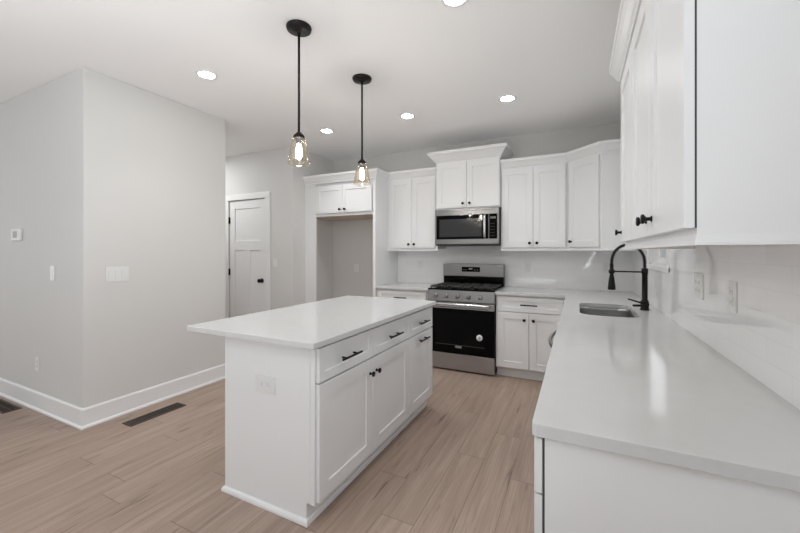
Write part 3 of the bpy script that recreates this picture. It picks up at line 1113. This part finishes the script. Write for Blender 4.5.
# ------------------------------------------------------------------ recessed ceiling lights
def downlight(x, y, label, watts=19):
    d = thing('recessed_light', label, 'ceiling light', (x, y, H), 'recessed ceiling lights')
    bm = bm_(); lathe(bm, [(.058, -.002), (.062, -.006), (.078, -.005), (.080, -.001), (.080, 0), (.058, 0), (.058, -.002)], (x, y, H), (0, 0, 1), 32)
    obj('trim_ring', bm, M_TRIM, d)
    bm = bm_(); lathe(bm, [(0, -.003), (.058, -.003), (.058, 0), (0, 0)], (x, y, H), (0, 0, 1), 32)
    obj('lens', bm, M_LENS, d, 'lit white lens')
    l = bpy.data.lights.new('downlight_beam', 'SPOT')
    l.energy, l.spot_size, l.spot_blend, l.shadow_soft_size = watts, 2.0, .8, .05
    l.color = (.975, .985, 1)
    b = bpy.data.objects.new('downlight_beam', l)
    COL.objects.link(b)
    b.parent = d
    b.location = (0, 0, -.008)
    return d


d0 = downlight(-2.637, 1.900, 'round recessed ceiling light nearest the grey wall corner on the left')
d = copy_tree(d0)
d.location = (-.606, 1.930, H)
d['label'] = 'round recessed ceiling light cut by the top edge of the picture'
d1 = downlight(-2.606, 3.390, 'round recessed ceiling light in line between the two pendants', 24)
for x, y, lb in ((-1.576, 3.390, 'round recessed ceiling light just right of the farther pendant'),
                 (-.574, 3.410, 'round recessed ceiling light before the right-hand wall cabinets')):
    d = copy_tree(d1)
    d.location = (x, y, H)
    d['label'] = lb

# ------------------------------------------------------------------ wall plates
def plate(name, label, cat, F, a, z, w, h, kind, group=None, n=1):
    """cover plate on a wall frame; kind: 'switch' or 'outlet' or 'outlet_h'"""
    O = F @ Vector((a, 0, z))
    t = thing(name, label, cat, O, group)
    bm = bm_(); tt = bmesh.new(); box(tt, a - w / 2, a + w / 2, .0003, .006, z - h / 2, z + h / 2, .002, 2); merge(bm, tt, F)
    obj('cover_plate', bm, M_PLASTIC, t)
    for i in range(n):
        ca = a + (i - (n - 1) / 2) * .046
        if kind == 'switch':
            bm = bm_(); tt = bmesh.new(); box(tt, ca - .0165, ca + .0165, .005, .009, z - .033, z + .033, .0015, 1); merge(bm, tt, F)
            obj('rocker', bm, M_PLASTIC, t)
        else:
            for s in (-1, 1):
                da, dz = (s * .020, 0) if kind == 'outlet_h' else (0, s * .020)
                bm = bm_(); tt = bmesh.new(); box(tt, ca + da - .0145, ca + da + .0145, .005, .0075, z + dz - .0145, z + dz + .0145, .003, 2); merge(bm, tt, F)
                rc = obj('receptacle', bm, M_PLASTIC, t)
                bm = bm_(); tt = bmesh.new()
                for q in (-.005, .005):
                    if kind == 'outlet_h':
                        box(tt, ca + da - .004, ca + da + .004, .0072, .0078, z + dz + q - .001, z + dz + q + .001)
                    else:
                        box(tt, ca + da + q - .001, ca + da + q + .001, .0072, .0078, z + dz - .004, z + dz + .004)
                merge(bm, tt, F)
                obj('slots', bm, M_SLOT, rc)
    return t


FLX = frame((-3.362, 0, 0), (0, 1, 0), (1, 0, 0))
FLY = frame((0, 1.404, 0), (1, 0, 0), (0, -1, 0))
FHY = frame((0, 3.675, 0), (1, 0, 0), (0, -1, 0))
FBT = frame((0, YB - .009, 0), (1, 0, 0), (0, -1, 0))
FBW = frame((0, YB, 0), (1, 0, 0), (0, -1, 0))
FIE = frame((0, IY0, 0), (1, 0, 0), (0, -1, 0))
plate('light_switch', 'white triple rocker switch plate on the grey wall left of the island', 'light switch', FLX, 1.628, 1.156, .165, .118, 'switch', None, 3)
plate('light_switch', 'white single switch plate on the far left wall face below the thermostat', 'light switch', FLY, -3.85, 1.163, .075, .120, 'switch')
plate('electrical_outlet', 'white outlet low on the far left wall face above the baseboard', 'outlet', FLY, -4.12, .383, .072, .116, 'outlet')
plate('light_switch', 'white switch plate on the hall wall to the right of the door', 'light switch', FHY, -3.696, 1.188, .072, .116, 'switch')
plate('electrical_outlet', 'white outlet on the end panel of the island', 'outlet', FIE, -1.462, .645, .140, .092, 'outlet_h')
plate('electrical_outlet', 'white outlet on the tile backsplash to the left of the range', 'outlet', FBT, -1.926, 1.165, .072, .116, 'outlet')
plate('electrical_outlet', 'white outlet on the tile backsplash just right of the range', 'outlet', FBT, -.529, 1.165, .072, .116, 'outlet')
plate('electrical_outlet', 'white outlet on the tile backsplash by the faucet in the corner', 'outlet', FBT, .280, 1.165, .072, .116, 'outlet')
plate('electrical_outlet', 'white outlet on the back wall inside the refrigerator alcove', 'outlet', FBW, -2.955, 1.10, .072, .116, 'outlet')

FRT = frame((XR - .009, 0, 0), (0, 1, 0), (-1, 0, 0))
plate('electrical_outlet', 'white double-wide outlet plate on the right tile wall between window and near wall cabinet', 'outlet', FRT, 2.220, 1.170, .150, .118, 'outlet', None, 2)
plate('electrical_outlet', 'white narrow outlet plate on the right tile wall, the nearest one to the viewer', 'outlet', FRT, 1.790, 1.165, .080, .116, 'outlet')

th = thing('thermostat', 'small white thermostat with a grey screen on the far left wall face', 'thermostat', (-4.513, 1.404, 1.49))
bm = bm_(); box(bm, -4.610, -4.416, 1.386, 1.4035, 1.437, 1.543, .004, 2); obj('housing', bm, M_PLASTIC, th)
bm = bm_(); box(bm, -4.560, -4.480, 1.3845, 1.387, 1.462, 1.522); obj('screen', bm, M_SCREENGREY, th, 'grey screen')
bm = bm_(); box(bm, -4.465, -4.440, 1.3835, 1.387, 1.480, 1.505, .002, 1); obj('button', bm, M_PLASTIC, th)


# ------------------------------------------------------------------ floor registers
def register(x0, x1, y0, y1, along_y, label):
    r = thing('floor_register', label, 'floor vent', ((x0 + x1) / 2, (y0 + y1) / 2, 0))
    bm = bm_()
    e = .016
    box(bm, x0, x1, y0, y0 + e, .0005, .006, .002, 1); box(bm, x0, x1, y1 - e, y1, .0005, .006, .002, 1)
    box(bm, x0, x0 + e, y0 + e, y1 - e, .0005, .006, .002, 1); box(bm, x1 - e, x1, y0 + e, y1 - e, .0005, .006, .002, 1)
    obj('frame', bm, M_VENT, r)
    bm = bm_(); box(bm, x0 + e, x1 - e, y0 + e, y1 - e, .0005, .0015); obj('duct', bm, M_GAP, r)
    bm = bm_()
    if along_y:
        n = int((y1 - y0 - 2 * e) / .016)
        for k in range(n):
            y = y0 + e + (k + .3) * (y1 - y0 - 2 * e) / n
            box(bm, x0 + e, x1 - e, y, y + .005, .0012, .0048)
        xm = (x0 + x1) / 2
        box(bm, xm - .004, xm + .004, y0 + e, y1 - e, .0012, .005)
    else:
        n = int((x1 - x0 - 2 * e) / .016)
        for k in range(n):
            x = x0 + e + (k + .3) * (x1 - x0 - 2 * e) / n
            box(bm, x, x + .005, y0 + e, y1 - e, .0012, .0048)
        ym = (y0 + y1) / 2
        box(bm, x0 + e, x1 - e, ym - .004, ym + .004, .0012, .005)
    obj('louvers', bm, M_VENT, r)


register(-3.178, -3.055, 1.572, 2.008, True, 'dark bronze floor register along the baseboard between the wall corner and the island')
register(-4.690, -4.255, 1.228, 1.352, False, 'dark bronze floor register at the left edge of the picture')
